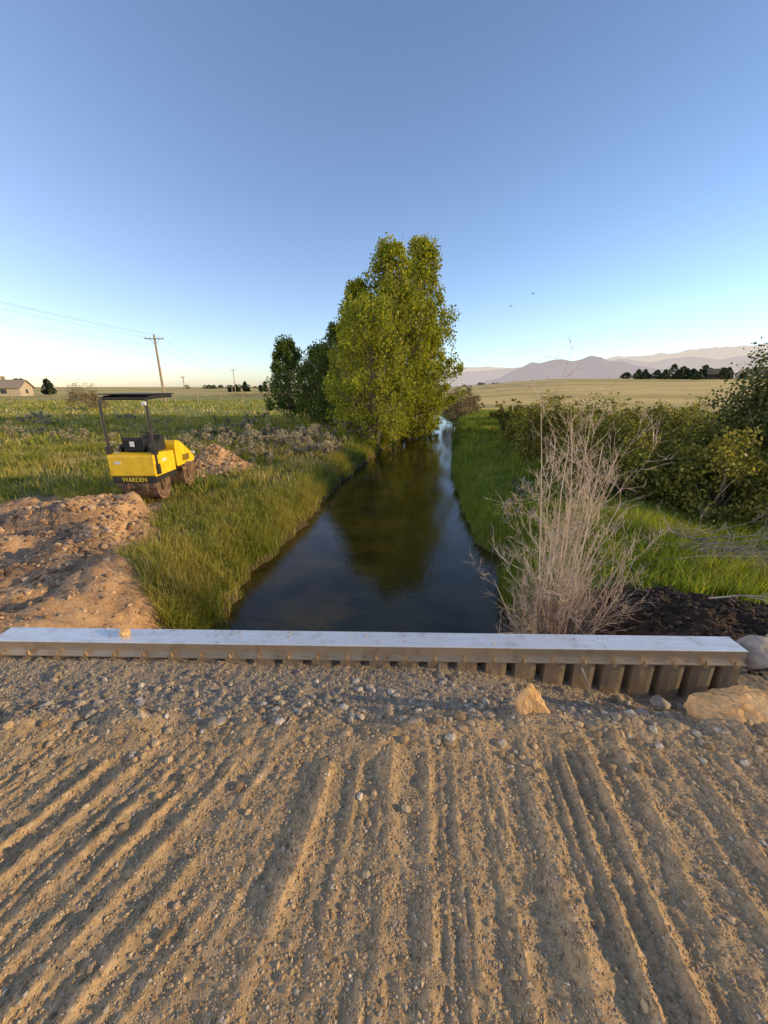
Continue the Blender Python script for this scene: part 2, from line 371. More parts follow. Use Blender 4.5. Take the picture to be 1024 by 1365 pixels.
# ------------------------------------------------------------------ steel cap beam and sheet piling
def metal(name, base, rough, streak=(1,1,1), dirtamt=.25, met=.9, dcol=(.30,.22,.14)):
    m, nt = newmat(name)
    o = N(nt, 'ShaderNodeOutputMaterial'); p = N(nt, 'ShaderNodeBsdfPrincipled')
    tc = N(nt, 'ShaderNodeTexCoord'); mp = N(nt, 'ShaderNodeMapping'); L(nt, tc.outputs['Object'], mp.inputs[0]); mp.inputs['Scale'].default_value = streak
    a = noise(nt, 5, 6, .65, mp.outputs[0]); d = noise(nt, 9, 6, .7)
    c = ramp(nt, a, [(.3, tuple(v*.75 for v in base)), (.7, base)])
    df = ramp(nt, d, [(.52,(0,0,0)),(.70,(min(1,dirtamt*2),)*3)])
    L(nt, mix(nt, df, c, dcol), p.inputs['Base Color'])
    p.inputs['Metallic'].default_value = met
    L(nt, ramp(nt, a, [(.3,(rough+.15,)*3),(.7,(rough,)*3)]), p.inputs['Roughness'])
    b = N(nt, 'ShaderNodeBump'); b.inputs['Strength'].default_value = .12; b.inputs['Distance'].default_value = .004
    L(nt, a, b.inputs['Height']); L(nt, b.outputs[0], p.inputs['Normal'])
    L(nt, p.outputs[0], o.inputs[0]); return m
M_alu = metal('galvanised_metal', (.95,.94,.91), .42, (.6,4,4), .18, met=.65)
M_aluf = metal('dirty_face_gravel_reflection', (.72,.60,.46), .30, (.6,4,4), .35, dcol=(.40,.29,.18))  # brown base stands in for reflected gravel; noise adds dirt patches
M_pile = metal('sheet_pile_metal', (.74,.64,.51), .30, (3,3,.5), .3, dcol=(.42,.31,.19))
M_bolt = metal('bolt_metal', (.5,.38,.25), .5, (1,1,1), .5)
bm_par = bpy.data.objects.new('sheet_pile_wall', None); scene.collection.objects.link(bm_par)
bm_par.location = (-.135, pile_y(-.135), 0); bm_par.rotation_euler = (0, 0, math.atan(-.022))
Lh = 2.31
mb = MB()
box(mb, (0, 0, .0975), (2*Lh, .142, .007)); box(mb, (0, .069, .055), (2*Lh, .007, .078))
cap = mb.build('cap_beam', [M_alu], bm_par)
bv = cap.modifiers.new('b', 'BEVEL'); bv.width = .0015; bv.segments = 2
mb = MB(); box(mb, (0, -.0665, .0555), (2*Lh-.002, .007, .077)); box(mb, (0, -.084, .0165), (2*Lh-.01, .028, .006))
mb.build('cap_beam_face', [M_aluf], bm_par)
mb = MB(); per = .18
prof = []
x0 = -Lh+.02
while x0 < Lh-.05:
    for dx, dy in ((0,-.066),(.035,-.072),(.09,-.072),(.118,-.062),(.126,-.005),(.134,.02),(.158,.02),(.170,-.02)):
        if x0+dx < Lh-.01: prof.append((x0+dx, dy))
    x0 += per
V = []
for i, (a, b_) in enumerate(prof): V += [(a, b_, .012), (a, b_, -2.3)]
F = [(2*i, 2*i+2, 2*i+3, 2*i+1) for i in range(len(prof)-1)]
mb.add(V, F); pile = mb.build('corrugated_sheet', [M_pile], bm_par)
s = pile.modifiers.new('s', 'SOLIDIFY'); s.thickness = .005
mb = MB(); x0 = -Lh+.055
while x0 < Lh-.03:
    for rr, z0, z1 in ((.013,.0205,.0245),(.0095,.0245,.037),(.0045,.037,.046)):
        th = np.arange(6)*math.pi/3+x0*9
        V = [(x0+rr*math.cos(t), -.088+rr*math.sin(t), z) for z in (z0, z1) for t in th]
        mb.add(V, [(j, (j+1)%6, 6+(j+1)%6, 6+j) for j in range(6)]); mb.add(V, [[6,7,8,9,10,11]])
    box(mb, (x0, -.1010, .006), (.026,.004,.024))
    x0 += per
mb.build('bolts', [M_bolt], bm_par)
mb = MB(); V0, F0 = I1
for i in range(70):
    a, b_ = rng.uniform(-2.2, 2.1)*rng.random()**.5, rng.uniform(-.06,.06); rr = .002+.004*rng.random()**2
    mb.add(V0*rr*np.array([1.2,1,.8])*(1+.2*rng.random((len(V0),1)))+np.array([a,b_,.101+rr*.5]), F0)
mb.build('spilled_grit', [M_peb], bm_par)
for (a, b_, c_) in (((.335,1.87,-.16),(.34,1.95,.0),.004),((1.26,1.80,-.2),(1.20,1.93,-.02),.005)):
    mb = MB(); tube(mb, [a, tuple((np.array(a)+np.array(b_))/2), b_], c_, 6); mb.build('rebar_pin', [M_deadg])

# ------------------------------------------------------------------ grass
def blades(mb, px, py, h, w, lean=.35, mi=0, sink=.01, la=None):
    n = len(px); pz = Hgt(px, py)-sink
    a = rng.random(n)*6.283; ca, sa = np.cos(a), np.sin(a)
    if la is None: la = rng.random(n)*6.283
    ll = lean*(rng.random(n)+.15)*h
    lx, ly = np.cos(la)*ll, np.sin(la)*ll
    B = np.stack([px, py, pz], 1); side = np.stack([ca, sa, 0*ca], 1)*(w/2)[:, None]
    mid = B+np.stack([lx*.35, ly*.35, h*.58], 1); tip = B+np.stack([lx*1.1, ly*1.1, h*(1-.25*lean*rng.random(n))], 1)
    V = np.stack([B-side, B+side, mid+side*.75, mid-side*.75, tip], 1).reshape(-1, 3)
    i = np.arange(n)*5
    s0 = mb.n; mb.V.append(V); mb.n += len(V)
    mb.P.append((np.stack([i, i+1, i+2, i+3], 1)+s0, mi)); mb.P.append((np.stack([i+3, i+2, i+4], 1)+s0, mi))
def gmask(px, py):
    l, r = creek(py)
    g = (1-dirtmask(px, py))*(1-soilmask(px, py)*(px > 0))
    g = g*((px < l+.02)|(px > r-.02))*(py > pile_y(px)+.15)
    return g
grass_par = bpy.data.objects.new('grass', None); scene.collection.objects.link(grass_par)
def field(xa, xb, ya, yb, dens, h, w, name, lean=.55, tus=.06):
    area = (xb-xa)*(yb-ya)
    nc = int(area*dens*.55/26); cx = rng.uniform(xa, xb, nc); cyy = rng.uniform(ya, yb, nc)
    k = (np.abs(cx) < cyy*1.25+1.2)&(rng.random(nc) < gmask(cx, cyy)); cx, cyy = cx[k], cyy[k]
    t = np.clip(.5+1.1*fbm(cx, cyy, .9, 3, 150), 0, 1); k = rng.random(len(cx)) < .3+t; cx, cyy, t = cx[k], cyy[k], t[k]
    hs = (.40+1.0*rng.random(len(cx))**1.6)*(.55+.8*t); rep = 26; r0 = tus*(1+w*18)
    an = rng.random(len(cx)*rep)*6.283; rr = np.abs(rng.normal(0, r0, len(an)))
    tx_ = np.repeat(cx, rep)+np.cos(an)*rr; ty_ = np.repeat(cyy, rep)+np.sin(an)*rr; th = np.repeat(hs, rep)*h*(.6+.5*rng.random(len(an)))
    k = rng.random(len(tx_)) < gmask(tx_, ty_); tx_, ty_, th, an = tx_[k], ty_[k], th[k], an[k]
    mb = MB(); blades(mb, tx_, ty_, th*1.15, w*(.7+.6*rng.random(len(tx_))), lean*1.2, 0, la=an)
    n = int(area*dens*.6); px = rng.uniform(xa, xb, n); py = rng.uniform(ya, yb, n)
    k = (np.abs(px) < py*1.25+1.2)&(rng.random(n) < gmask(px, py)); px, py = px[k], py[k]
    t = np.clip(.5+.9*fbm(px, py, 1.6, 3, 120), 0, 1); k = rng.random(len(px)) < (.25+1.1*t); px, py, t = px[k], py[k], t[k]
    hh = h*(.25+.6*t+.5*rng.random(len(px))); ww = w*(.7+.6*rng.random(len(px)))
    dry = rng.random(len(px)) < (.06+.6*sm((fbm(px, py, .5, 4, 130)-.0)/.35))*(px < 1)+.05
    blades(mb, px[~dry], py[~dry], hh[~dry], ww[~dry], lean, 0)
    if dry.any(): blades(mb, px[dry], py[dry], hh[dry]*1.1, ww[dry]*.7, lean*.7, 1)
    return mb.build(name, [M_grass if xa < 0 else M_grassr, M_dry], grass_par)
field(-8, -1.7, 2.3, 8, 1500, .20, .008, 'left_bank_near')
field(1.4, 7.5, 3.2, 8, 1700, .24, .008, 'right_bank_near')
field(-16, 0, 8, 15, 400, .22, .015, 'left_field_mid')
field(1.7, 8, 8, 16, 650, .28, .014, 'right_bank_mid')
field(-40, 2, 15, 32, 65, .24, .035, 'left_field_far', tus=.12)
field(2.4, 14, 16, 40, 110, .32, .035, 'right_bank_far', tus=.12)
field(-90, 2, 32, 70, 7, .28, .10, 'left_field_distant', tus=.2)
for side in (0, 1):
    n = 24000; py = 2.3+26*rng.random(n)**1.8; l, r = creek(py)
    off = np.abs(rng.normal(0, .28, n)); px = l-off-.06 if side == 0 else r+off-.03
    k = rng.random(n) < gmask(px, py)*(.30+.9*sm(.5+1.3*fbm(px, py, 2.2, 2, 140))); px, py = px[k], py[k]
    sc = 1+np.maximum(0, py-6)*.10
    mb = MB(); blades(mb, px, py, (.10+.26*rng.random(len(px)))*(1 if side == 0 else 1.25), .008*sc, .9)
    mb.build('bank_fringe_%d' % side, [M_grass if side == 0 else M_grassr], grass_par)

# ------------------------------------------------------------------ leaf clouds, trees, shrubs
def leaves(mb, C, s, mi=0):
    n = len(C); a = rng.standard_normal((n, 3)); a /= np.linalg.norm(a, axis=1)[:, None]
    t = rng.standard_normal((n, 3)); b_ = np.cross(a, t); b_ /= np.linalg.norm(b_, axis=1)[:, None]+1e-9
    s = (s*(.6+.8*rng.random(n)))[:, None]
    V = np.stack([C-a*s*.5, C+b_*s*.36-a*s*.08, C+a*s*.5, C-b_*s*.36-a*s*.08], 1).reshape(-1, 3)
    i = np.arange(n)*4; mb.add(V, np.stack([i, i+1, i+2, i+3], 1), mi)
def bend(p0, p1, k=6, w=.1, sag=0):
    p0 = np.array(p0, float); p1 = np.array(p1, float); t = np.linspace(0, 1, k)[:, None]
    P = p0+(p1-p0)*t; d = np.linalg.norm(p1-p0)
    P += np.sin(t*np.pi)*rng.standard_normal(3)*w*d; P[:, 2] += (np.sin(t[:, 0]*np.pi))*sag*d
    return P
def tree(name, x, y, top, R, tx=0, crown0=.12, clumps=160, per=70, leaf=.11, mat=None, clr=.3, power=.75, trunks=1, seed=0, shoots=30):
    global rng; old = rng; rng = np.random.default_rng(1000+seed)
    z0 = float(Hgt(np.array([x]), np.array([y]))[0])-.1; Ht = top-z0
    mb = MB()
    for k in range(trunks):
        ox, oy = (0, 0) if k == 0 else rng.normal(0, .35*R, 2)
        P = bend((x+ox*.4, y+oy*.4, z0), (x+tx*.9+ox, y+oy, z0+Ht*(.95 if k == 0 else .7)), 10, .03)
        tube(mb, P, np.linspace(.018*Ht/ (1 if k==0 else 1.4), .006, 10), 7, 0)
    t = rng.random(clumps)**.9*(1-crown0)+crown0
    ph = rng.random(clumps)*6.283
    prof = (np.sin(np.clip((t-crown0)/(1-crown0), 0.02, 1)**.62*np.pi*.97)**power)
    lump = 1+.14*np.sin(ph*2+seed)+.12*np.sin(ph*3+t*9+seed*2)+.12*np.sin(t*23+ph)
    rad = R*prof*lump*(.25+.8*rng.random(clumps)**.5)
    cx = x+tx*t+np.cos(ph)*rad; cyy = y+np.sin(ph)*rad; cz = z0+t*Ht
    cz = np.minimum(cz, top-.02*Ht)
    C = []
    for i in range(clumps):
        sp = max(.2, t[i]-.25*rng.random()-.05)
        p0 = (x+tx*sp*.9, y, z0+Ht*sp*.85)
        P = bend(p0, (cx[i], cyy[i], cz[i]), 5, .06, -.08)
        tube(mb, P, np.linspace(.012+.02*(1-t[i]), .004, 5), 4, 0)
        m_ = int(per*(.5+rng.random())); r0 = clr*(.5+.7*rng.random())
        g = rng.standard_normal((m_, 3)); g /= np.linalg.norm(g, axis=1)[:, None]; g *= (rng.random(m_)**.5)[:, None]*r0
        g[:, 2] *= 1.35
        C.append(np.array([cx[i], cyy[i], cz[i]])+g)
        C.append(P[rng.integers(2, 5, m_//4)]+rng.normal(0, .12*R/1.5, (m_//4, 3)))
    for k in range(shoots):
        a = rng.random()*6.283; tt = .35+.6*rng.random(); rr = R*.9*math.sin(min(1, tt**.62)*math.pi*.97)**power; zz = z0+Ht*tt*.93
        p0 = np.array((x+tx*tt+math.cos(a)*rr, y+math.sin(a)*rr, zz)); p1 = p0+np.array((rng.normal(0,.1)+.15*math.cos(a), rng.normal(0,.1), Ht*.13))
        p1[2] = min(p1[2], top); P = bend(p0, p1, 4, .03); tube(mb, P, np.linspace(.012,.003,4), 4, 0)
        C.append(p0+(p1-p0)*rng.random((per//2, 1))+rng.normal(0, .08, (per//2, 3)))
    C = np.concatenate(C); zz = Hgt(C[:, 0], C[:, 1]); C = C[(C[:, 2] > zz+.03)&(C[:, 2] > WZ+.1)]
    leaves(mb, C, leaf, 1)
    rng = old
    return mb.build(name, [M_bark, mat or M_leaf])
tree('cottonwood_tree', -.55, 17.2, 4.9, 1.6, crown0=.02, clumps=220, per=80, leaf=.10, clr=.29, power=.5, trunks=4, seed=1)
tree('cottonwood_tree', .25, 20.2, 7.75, 1.9, tx=.05, crown0=.04, clumps=290, per=80, leaf=.115, clr=.32, trunks=3, seed=2, power=.8)
tree('cottonwood_tree', 1.45, 22.8, 8.7, 2.3, tx=.45, crown0=.04, clumps=340, per=80, leaf=.12, clr=.35, trunks=3, seed=3, power=.85)
tree('cottonwood_tree', -1.35, 20.4, 6.2, 1.5, tx=.1, crown0=.03, clumps=220, per=75, leaf=.115, clr=.32, trunks=2, seed=4, power=.85)
tree('cottonwood_tree', -2.6, 23.2, 4.9, 1.5, crown0=.02, clumps=170, per=70, leaf=.12, clr=.34, mat=M_leafd, trunks=2, seed=5)
tree('cottonwood_tree', -4.0, 25.0, 3.9, 1.5, crown0=.02, clumps=150, per=70, leaf=.12, clr=.36, mat=M_leafd, trunks=2, seed=6)
tree('cottonwood_tree', -6.4, 27.5, 4.5, 1.35, crown0=.06, clumps=120, per=70, leaf=.13, clr=.36, mat=M_leafd, trunks=1, seed=7)
tree('cottonwood_tree', 2.5, 26.5, 5.9, 1.7, crown0=.03, clumps=170, per=70, leaf=.13, clr=.36, trunks=2, seed=8)

def shrub(name, x, y, h, R, n=6000, leaf=.05, mat=None, seed=0, hollow=.45, tips=True):
    global rng; old = rng; rng = np.random.default_rng(5000+seed)
    z0 = float(Hgt(np.array([x]), np.array([y]))[0])-.05
    mb = MB(); C = []
    ncl = max(6, n//90)
    for i in range(ncl):
        a = rng.random()*6.283; e = math.asin(rng.random()**.8)
        k = (hollow+(1-hollow)*rng.random()**.6)*(1+.14*math.sin(a*3+seed)+.1*math.sin(a*5+e*6))
        c = np.array((x+R*k*math.cos(a)*math.cos(e), y+R*k*math.sin(a)*math.cos(e), z0+.08*h+h*.80*k*math.sin(e)))
        cr = .16*h*(.6+.8*rng.random()); m_ = 70+int(40*rng.random())
        g = rng.standard_normal((m_, 3)); g /= np.linalg.norm(g, axis=1)[:, None]; g *= (rng.random(m_)**.45)[:, None]*cr
        C.append(c+g)
        if i % 2 == 0:
            P = bend((x+.2*R*math.cos(a), y+.2*R*math.sin(a), z0), c, 5, .08); tube(mb, P, np.linspace(.012*h, .003*h, 5), 4, 0)
        if tips and rng.random() < .5:
            d = np.array((.25*math.cos(a), .25*math.sin(a), 1.0)); l_ = h*(.08+.13*rng.random())
            C.append(c+d*l_*rng.random((28, 1))*1.1+rng.normal(0, .025*h, (28, 3)))
    C = np.concatenate(C); zz = Hgt(C[:, 0], C[:, 1]); C = C[C[:, 2] > zz+.02]
    leaves(mb, C, leaf, 1); rng = old
    return mb.build(name, [M_bark, mat or M_will])
sh = [(5.5,8.8,1.6,1.1,8500),(6.9,7.9,1.65,1.25,11000),(8.3,7.3,1.7,1.2,11000),(6.0,11.0,2.15,1.25,10000),(8.3,10.2,1.8,1.5,10000),
      (5.4,12.8,2.2,1.1,9000),(7.9,13.5,1.7,1.6,8000),(6.0,15.8,1.7,1.2,7000),(8.6,17.5,1.5,1.8,7000),(7.0,19.5,1.4,1.3,5000),(8.2,24,1.2,1.5,4000),
      (10.6,13.5,1.9,1.7,8000),(11.3,22,1.3,2.2,5000),(8.6,28,1.1,1.4,3000),(13.5,18,1.7,2,6000),(9.1,9.3,3.7,1.2,16000),(7.3,9.3,1.7,1.1,8000)]
for i, (a, b_, h_, R_, n_) in enumerate(sh):
    shrub('willow_bush', a, b_, h_, R_, n_, .06+.0015*b_, M_will if i != 15 else M_willd, i)
M_grey = leafmat('grey_willow_leaf', [(0,(.14,.11,.06)),(1,(.27,.21,.12))], .2)
shrub('willow_bush', 6.3, 33, 2.9, 1.5, 5000, .1, M_grey, 40)
shrub('willow_bush', 7.6, 36, 2.3, 1.2, 3000, .1, M_grey, 41)
shrub('willow_bush', -30.5, 41, 2.9, 1.9, 3500, .11, M_grey, 42)
for i in range(110):
    if i < 60: a, b_ = rng.uniform(-8.5, -1.4), rng.uniform(11.8, 19)
    elif i < 76: a, b_ = rng.uniform(-26, -8), rng.uniform(14, 30)
    else: a, b_ = rng.uniform(9, 55), rng.uniform(28, 75)
    l_, r_ = creek(np.array([b_]))
    if l_[0]-.9 < a < r_[0]+1: continue
    h_ = .50+.45*random.random(); shrub('sagebrush', a, b_, h_, h_*1.3, 750, .045+.0012*b_, M_sage if i < 76 or i % 2 else M_will, 60+i, tips=False, hollow=.3)
for i, (a, b_, h_) in enumerate([(2.5,6.6,.55),(3.1,8.2,.5),(2.9,5.4,.45)]):
    shrub('sagebrush', a, b_, h_, h_*.8, 900, .045, M_sage, 160+i, tips=True)

def deadshrub(name, base, stems, mat, seed, rbase=.011, spread=.48, kids=(4,8), wander=.13):
    r_ = np.random.default_rng(seed); mb = MB()
    def br(p, d, ln, r, dep):
        k = 7; P = [np.array(p, float)]; d = np.array(d, float); d /= np.linalg.norm(d)
        for i in range(k):
            d = d+r_.normal(0, wander if dep == 0 else .14, 3)+np.array((0, 0, .03)); d /= np.linalg.norm(d); P.append(P[-1]+d*ln/k)
        P = np.array(P); tube(mb, P, np.linspace(r, r*.35, k+1), 5 if dep == 0 else 3)
        if dep < 3 and ln > .1:
            for j in range(int(r_.integers(*kids)) if dep < 2 else 3):
                t = r_.uniform(.10, .98); i = min(k-1, int(t*k)); q = P[i]+(P[i+1]-P[i])*(t*k-i)
                dd = (P[i+1]-P[i]); dd /= np.linalg.norm(dd); dd = dd+r_.standard_normal(3)*spread
                br(q, dd, min(.75, ln*r_.uniform(.22, .45)), max(.0020, r*(1-.6*t)*.6), dep+1)
    for (ox, oy, dx, dy, dz, ln) in stems: br((base[0]+ox, base[1]+oy, base[2]), (dx, dy, dz), ln, rbase*r_.uniform(.6, 1.15), 0)
    return mb.build(name, [mat])
bz = float(Hgt(np.array([1.62]), np.array([3.25]))[0])
st = []; r_ = np.random.default_rng(5)
for i in range(17): st.append((r_.normal(0,.06), r_.normal(0,.10), .11+r_.normal(0,.085), r_.normal(.03,.06), 1, r_.uniform(1.8, 2.75)))
for i in range(8): st.append((r_.normal(.05,.06), r_.normal(0,.1), .40+r_.normal(0,.08), r_.normal(.1,.15), .95, r_.uniform(1.3,1.9)))
for i in range(46): st.append((r_.normal(-.04,.14), r_.normal(0,.12), -.05+r_.normal(0,.21), r_.normal(0,.22), .9, r_.uniform(.4,1.2)))
deadshrub('dead_shrub', (1.60, 3.25, bz-.05), st, M_dead, 9, .0088, .44, (5,9), .05)
st = []
for i in range(14): st.append((r_.normal(0,.25), r_.normal(0,.2), 1+r_.normal(0,.3), -.35+r_.normal(0,.3), .03+r_.normal(0,.04), r_.uniform(1,1.9)))
for i in range(4): st.append((r_.normal(.3,.25), r_.normal(0,.2), -1, r_.normal(0,.3), .12, r_.uniform(.6,1.1)))
deadshrub('brush_pile', (4.3, 5.3, float(Hgt(np.array([4.3]), np.array([5.3]))[0])+.12), st, M_deadg, 12, .011, .40)
st = [(0,0,-.2,.1,1,.5),(.05,0,.4,0,.8,.4),(0,0,-.6,0,.5,.35)]
deadshrub('dead_twigs', (1.72, 5.6, -1.2), st, M_deadg, 15, .004)
deadshrub('fallen_stick', (3.25, 3.4, float(Hgt(np.array([3.25]), np.array([3.4]))[0])+.05), [(0,0,1,-.25,.0,.9)], M_dead, 16, .013)
st = [(r_.normal(0,.5), r_.normal(0,.3), r_.normal(0,.15), 0, 1, r_.uniform(.6,1.0)) for _ in range(6)]
deadshrub('bare_branches', (1.7, 22.8, 7.9), st, M_deadg, 18, .014)

# ------------------------------------------------------------------ roller
M_yel = simple('yellow_paint', [(.3,(.70,.42,.012)),(.6,(.88,.56,.02))], 5, .42, spec=.5)
M_blk = simple('black_paint', [(.3,(.012,.012,.012)),(.7,(.04,.034,.03))], 9, .5, spec=.5)
M_drum = simple('drum_steel', [(.3,(.12,.07,.045)),(.7,(.30,.20,.14))], 9, .6, metal=.3)
M_seat = simple('seat_vinyl', [(.3,(.02,.02,.02)),(.7,(.04,.04,.04))], 9, .6)
M_wht = simple('label_white', [(.3,(.6,.6,.58)),(.7,(.75,.75,.72))], 9, .6)
M_rust = simple('muddy_frame', [(.35,(.03,.024,.02)),(.65,(.22,.13,.07))], 7, .8)
rp = bpy.data.objects.new('road_roller', None); scene.collection.objects.link(rp)
gx, gy = -4.72, 7.95
rp.location = (gx, gy, float(Hgt(np.array([gx]), np.array([gy]))[0])+.03); rp.rotation_euler = (0, 0, math.radians(0)); rp.scale = (.84,.86,.97)
def part(name, fn, mat, bev=.02, smooth=False):
    mb = MB(); fn(mb); ob = mb.build(name, [mat], rp, smooth)
    if bev:
        b_ = ob.modifiers.new('b', 'BEVEL'); b_.width = bev; b_.segments = 3; b_.limit_method = 'ANGLE'
    return ob
def prism(mb, prof, xa, xb):
    n = len(prof); V = [(xa, a, b_) for a, b_ in prof]+[(xb, a, b_) for a, b_ in prof]
    mb.add(V, [(i, (i+1)%n, n+(i+1)%n, n+i) for i in range(n)]); mb.add(V, [list(range(n))[::-1]]); mb.add(V, [list(range(n, 2*n))])
def drum(yc):
    def f(mb):
        k = 40
        prof = [(-.45,.0),(-.45,.22),(-.42,.235),(-.42,.285),(.42,.285),(.42,.235),(.45,.22),(.45,.0)]
        V = [(px_, yc+r_*math.cos(t), .29+r_*math.sin(t)) for px_, r_ in prof for t in np.linspace(0, 2*math.pi, k, endpoint=False)]
        Fq = [(i*k+j, i*k+(j+1)%k, (i+1)*k+(j+1)%k, (i+1)*k+j) for i in range(len(prof)-1) for j in range(k)]
        mb.add(V, Fq)
    return f
part('rear_drum', drum(-.60), M_drum, 0); part('front_drum', drum(.62), M_drum, 0)
part('rear_body', lambda mb: prism(mb, [(-.98,.53),(-.12,.53),(-.12,.93),(-.80,.98),(-.98,.94)], -.50, .50), M_yel, .03)
part('rear_skirt', lambda mb: (prism(mb, [(-.96,.40),(-.10,.40),(-.10,.527),(-.96,.527)], -.485, .485)), M_blk, .012)
def frames(mb):
    for sx_ in (-.475, .475):
        box(mb, (sx_, -.60, .33), (.035, .34, .22)); box(mb, (sx_, .62, .33), (.035, .34, .22)); box(mb, (sx_, .62, .47), (.035, .85, .09))
    box(mb, (0, -.95, .34), (.86,.05,.10)); box(mb, (0, 1.0, .38), (.86,.06,.12)); box(mb, (0, .02, .42), (.3,.5,.18)); box(mb, (0, .25, .47), (.9,.08,.12))
    box(mb, (-.2, -.985, .30), (.12,.03,.16)); box(mb, (.22, -.985, .30), (.12,.03,.16))
part('chassis', frames, M_rust, .008)
part('front_hood', lambda mb: prism(mb, [(.14,.54),(1.02,.54),(1.05,.62),(.90,.76),(.42,1.06),(.22,1.10),(.14,1.0)], -.40, .40), M_yel, .04)
part('hood_grille', lambda mb: [box(mb, (.403, .45+.05*i, .68), (.008,.025,.14)) for i in range(7)], M_blk, 0)
part('console', lambda mb: prism(mb, [(-.16,.93),(.10,.93),(.06,1.22),(-.04,1.25),(-.16,1.14)], -.22, .22), M_blk, .02)
part('seat', lambda mb: (box(mb, (0,-.55,1.02), (.46,.40,.11)), prism(mb, [(-.78,.98),(-.68,.98),(-.74,1.26),(-.82,1.26)], -.22, .22)), M_seat, .035)
part('armrest', lambda mb: (box(mb, (-.3,-.55,1.09), (.08,.4,.07)), box(mb, (.3,-.55,1.09), (.08,.4,.07)), box(mb, (.33,-.55,1.01), (.05,.5,.12)), box(mb, (-.33,-.55,1.01), (.05,.5,.12))), M_seat, .02)
def wheel(mb):
    c_ = np.array((0,-.17,1.30)); t = np.linspace(0, 2*math.pi, 25); e1 = np.array((1,0,0)); e2 = np.array((0,.85,.5))
    tube(mb, [c_+.17*(math.cos(a)*e1+math.sin(a)*e2) for a in t], .014, 7); tube(mb, [c_+.17*e1, c_, c_-.17*e1], .01, 6); tube(mb, [c_, (0,-.04,1.12), (0,-.0,1.0)], .02, 6)
part('steering_wheel', wheel, M_blk, 0, True)
def rops(mb):
    for sx_ in (-.50, .50):
        P = [(sx_,-.86,.62),(sx_,-.86,1.1),(sx_,-.86,1.6),(sx_,-.85,1.88),(sx_*.98,-.80,1.97),(sx_*.96,-.68,2.0),(sx_*.96,-.2,2.02),(sx_*.96,.20,2.02)]
        tube(mb, P, .036, 8)
        box(mb, (sx_,-.86,1.02), (.10,.11,.16)); box(mb, (sx_,-.86,.66), (.09,.12,.2))
    for yy_, z_ in ((-.78,1.985),(-.25,2.02),(.20,2.02)): tube(mb, [(-.48,yy_,z_),(0,yy_,z_),(.48,yy_,z_)], .03, 8)
    box(mb, (0,-.28,2.062), (1.06,1.10,.022))
part('rops_frame', rops, M_blk, .004)
part('lamp', lambda mb: (box(mb, (.50,-.93,1.90), (.09,.05,.07)), box(mb, (-.36,1.07,.72), (.1,.05,.07)), box(mb, (.36,1.07,.72), (.1,.05,.07))), M_wht, .01)
part('seat_label', lambda mb: (box(mb, (.0,-.822,1.14), (.10,.006,.10)), box(mb, (-.3,-.983,.80), (.14,.006,.05)), box(mb, (.504,-.55,.80), (.006,.16,.05))), M_wht, 0)
M_txt = simple('letter_yellow', [(.3,(.7,.5,.03)),(.7,(.8,.6,.05))], 5, .5)
cu = bpy.data.curves.new('lettering', 'FONT'); cu.body = 'WARDEN'; cu.size = .13; cu.extrude = .002; cu.align_x = 'CENTER'
to = bpy.data.objects.new('lettering', cu); scene.collection.objects.link(to); to.parent = rp; to.location = (0,-.966,.42); to.rotation_euler = (math.radians(90),0,0); cu.materials.append(M_txt)

# ------------------------------------------------------------------ poles, wires, fence, houses
M_wood = simple('weathered_wood', [(.3,(.24,.17,.11)),(.7,(.42,.32,.23))], 4, .85)
M_wire = simple('wire', [(.3,(.20,.20,.22)),(.7,(.30,.30,.32))], 4, .5)
def gz(x, y): return float(Hgt(np.array([float(x)]), np.array([float(y)]))[0])
def pole(x, y, top, ang=0, arm=2.2):
    mb = MB(); z = gz(x, y); tube(mb, [(x,y,z-.5),(x,y,(z+top)/2),(x,y,top)], [.19,.16,.13], 10)
    R = Matrix.Rotation(ang, 3, 'Z'); box(mb, (x,y-.15,top-.55), (arm,.10,.13), 0, R)
    for s_ in (-.95,-.45,.45,.95):
        v = R@Vector((s_*arm/2,-.15,0)); box(mb, (x+v[0], y+v[1], top-.40), (.08,.08,.17), 0)
    box(mb, (x,y,top+.08), (.07,.07,.18), 0)
    for s_ in (-1,1):
        v = R@Vector((s_*.7,-.12,0)); tube(mb, [(x+v[0],y+v[1],top-.6),(x+v[0]/2,y+v[1]/2-.05,top-.95),(x,y-.1,top-1.3)], .025, 5)
    return mb.build('utility_pole', [M_wood], smooth=False)
pole(-33.9, 62, 8.9, .15, 2.6); pole(-44, 6, 12.8, .15, 2.6); pole(-70, 190, 9.6, .1, 2.6); pole(-74, 150, 5.5, .1, 1.6)
mb = MB()
def wire(a, b_, sag, r=.010):
    t = np.linspace(0, 1, 24)[:, None]; P = np.array(a)*(1-t)+np.array(b_)*t; P[:, 2] -= 4*sag*(t*(1-t))[:, 0]; tube(mb, P, r, 4)
for s_, dz in ((-1.2,-.3),(1.2,-.3),(0,.1)): wire((-33.9+s_,62,8.9+dz), (-44+s_,6,12.8+dz), .9)
wire((-33.9,62,7.6), (-44,6,10.6), 1.1)
for s_ in (-1.2, 1.2): wire((-33.9+s_,62,8.6), (-70+s_,190,9.3), 3, .012)
mb.build('power_lines', [M_wire])
mb = MB(); pts = [(-62+3.2*i, 56+.15*i) for i in range(18)]
for a, b_ in pts:
    z = gz(a, b_); tube(mb, [(a,b_,z-.2),(a+.02,b_,z+.6),(a,b_,z+1.35)], .06, 6)
for h_ in (.5,.9,1.2): tube(mb, [(a,b_,gz(a,b_)+h_) for a, b_ in pts], .012, 4)
mb.build('wire_fence', [M_wood])
M_wall = simple('house_siding', [(.3,(.42,.34,.24)),(.7,(.50,.42,.31))], 2, .8)
M_roof = simple('roof_shingle', [(.3,(.26,.20,.15)),(.7,(.36,.29,.22))], 3, .9)
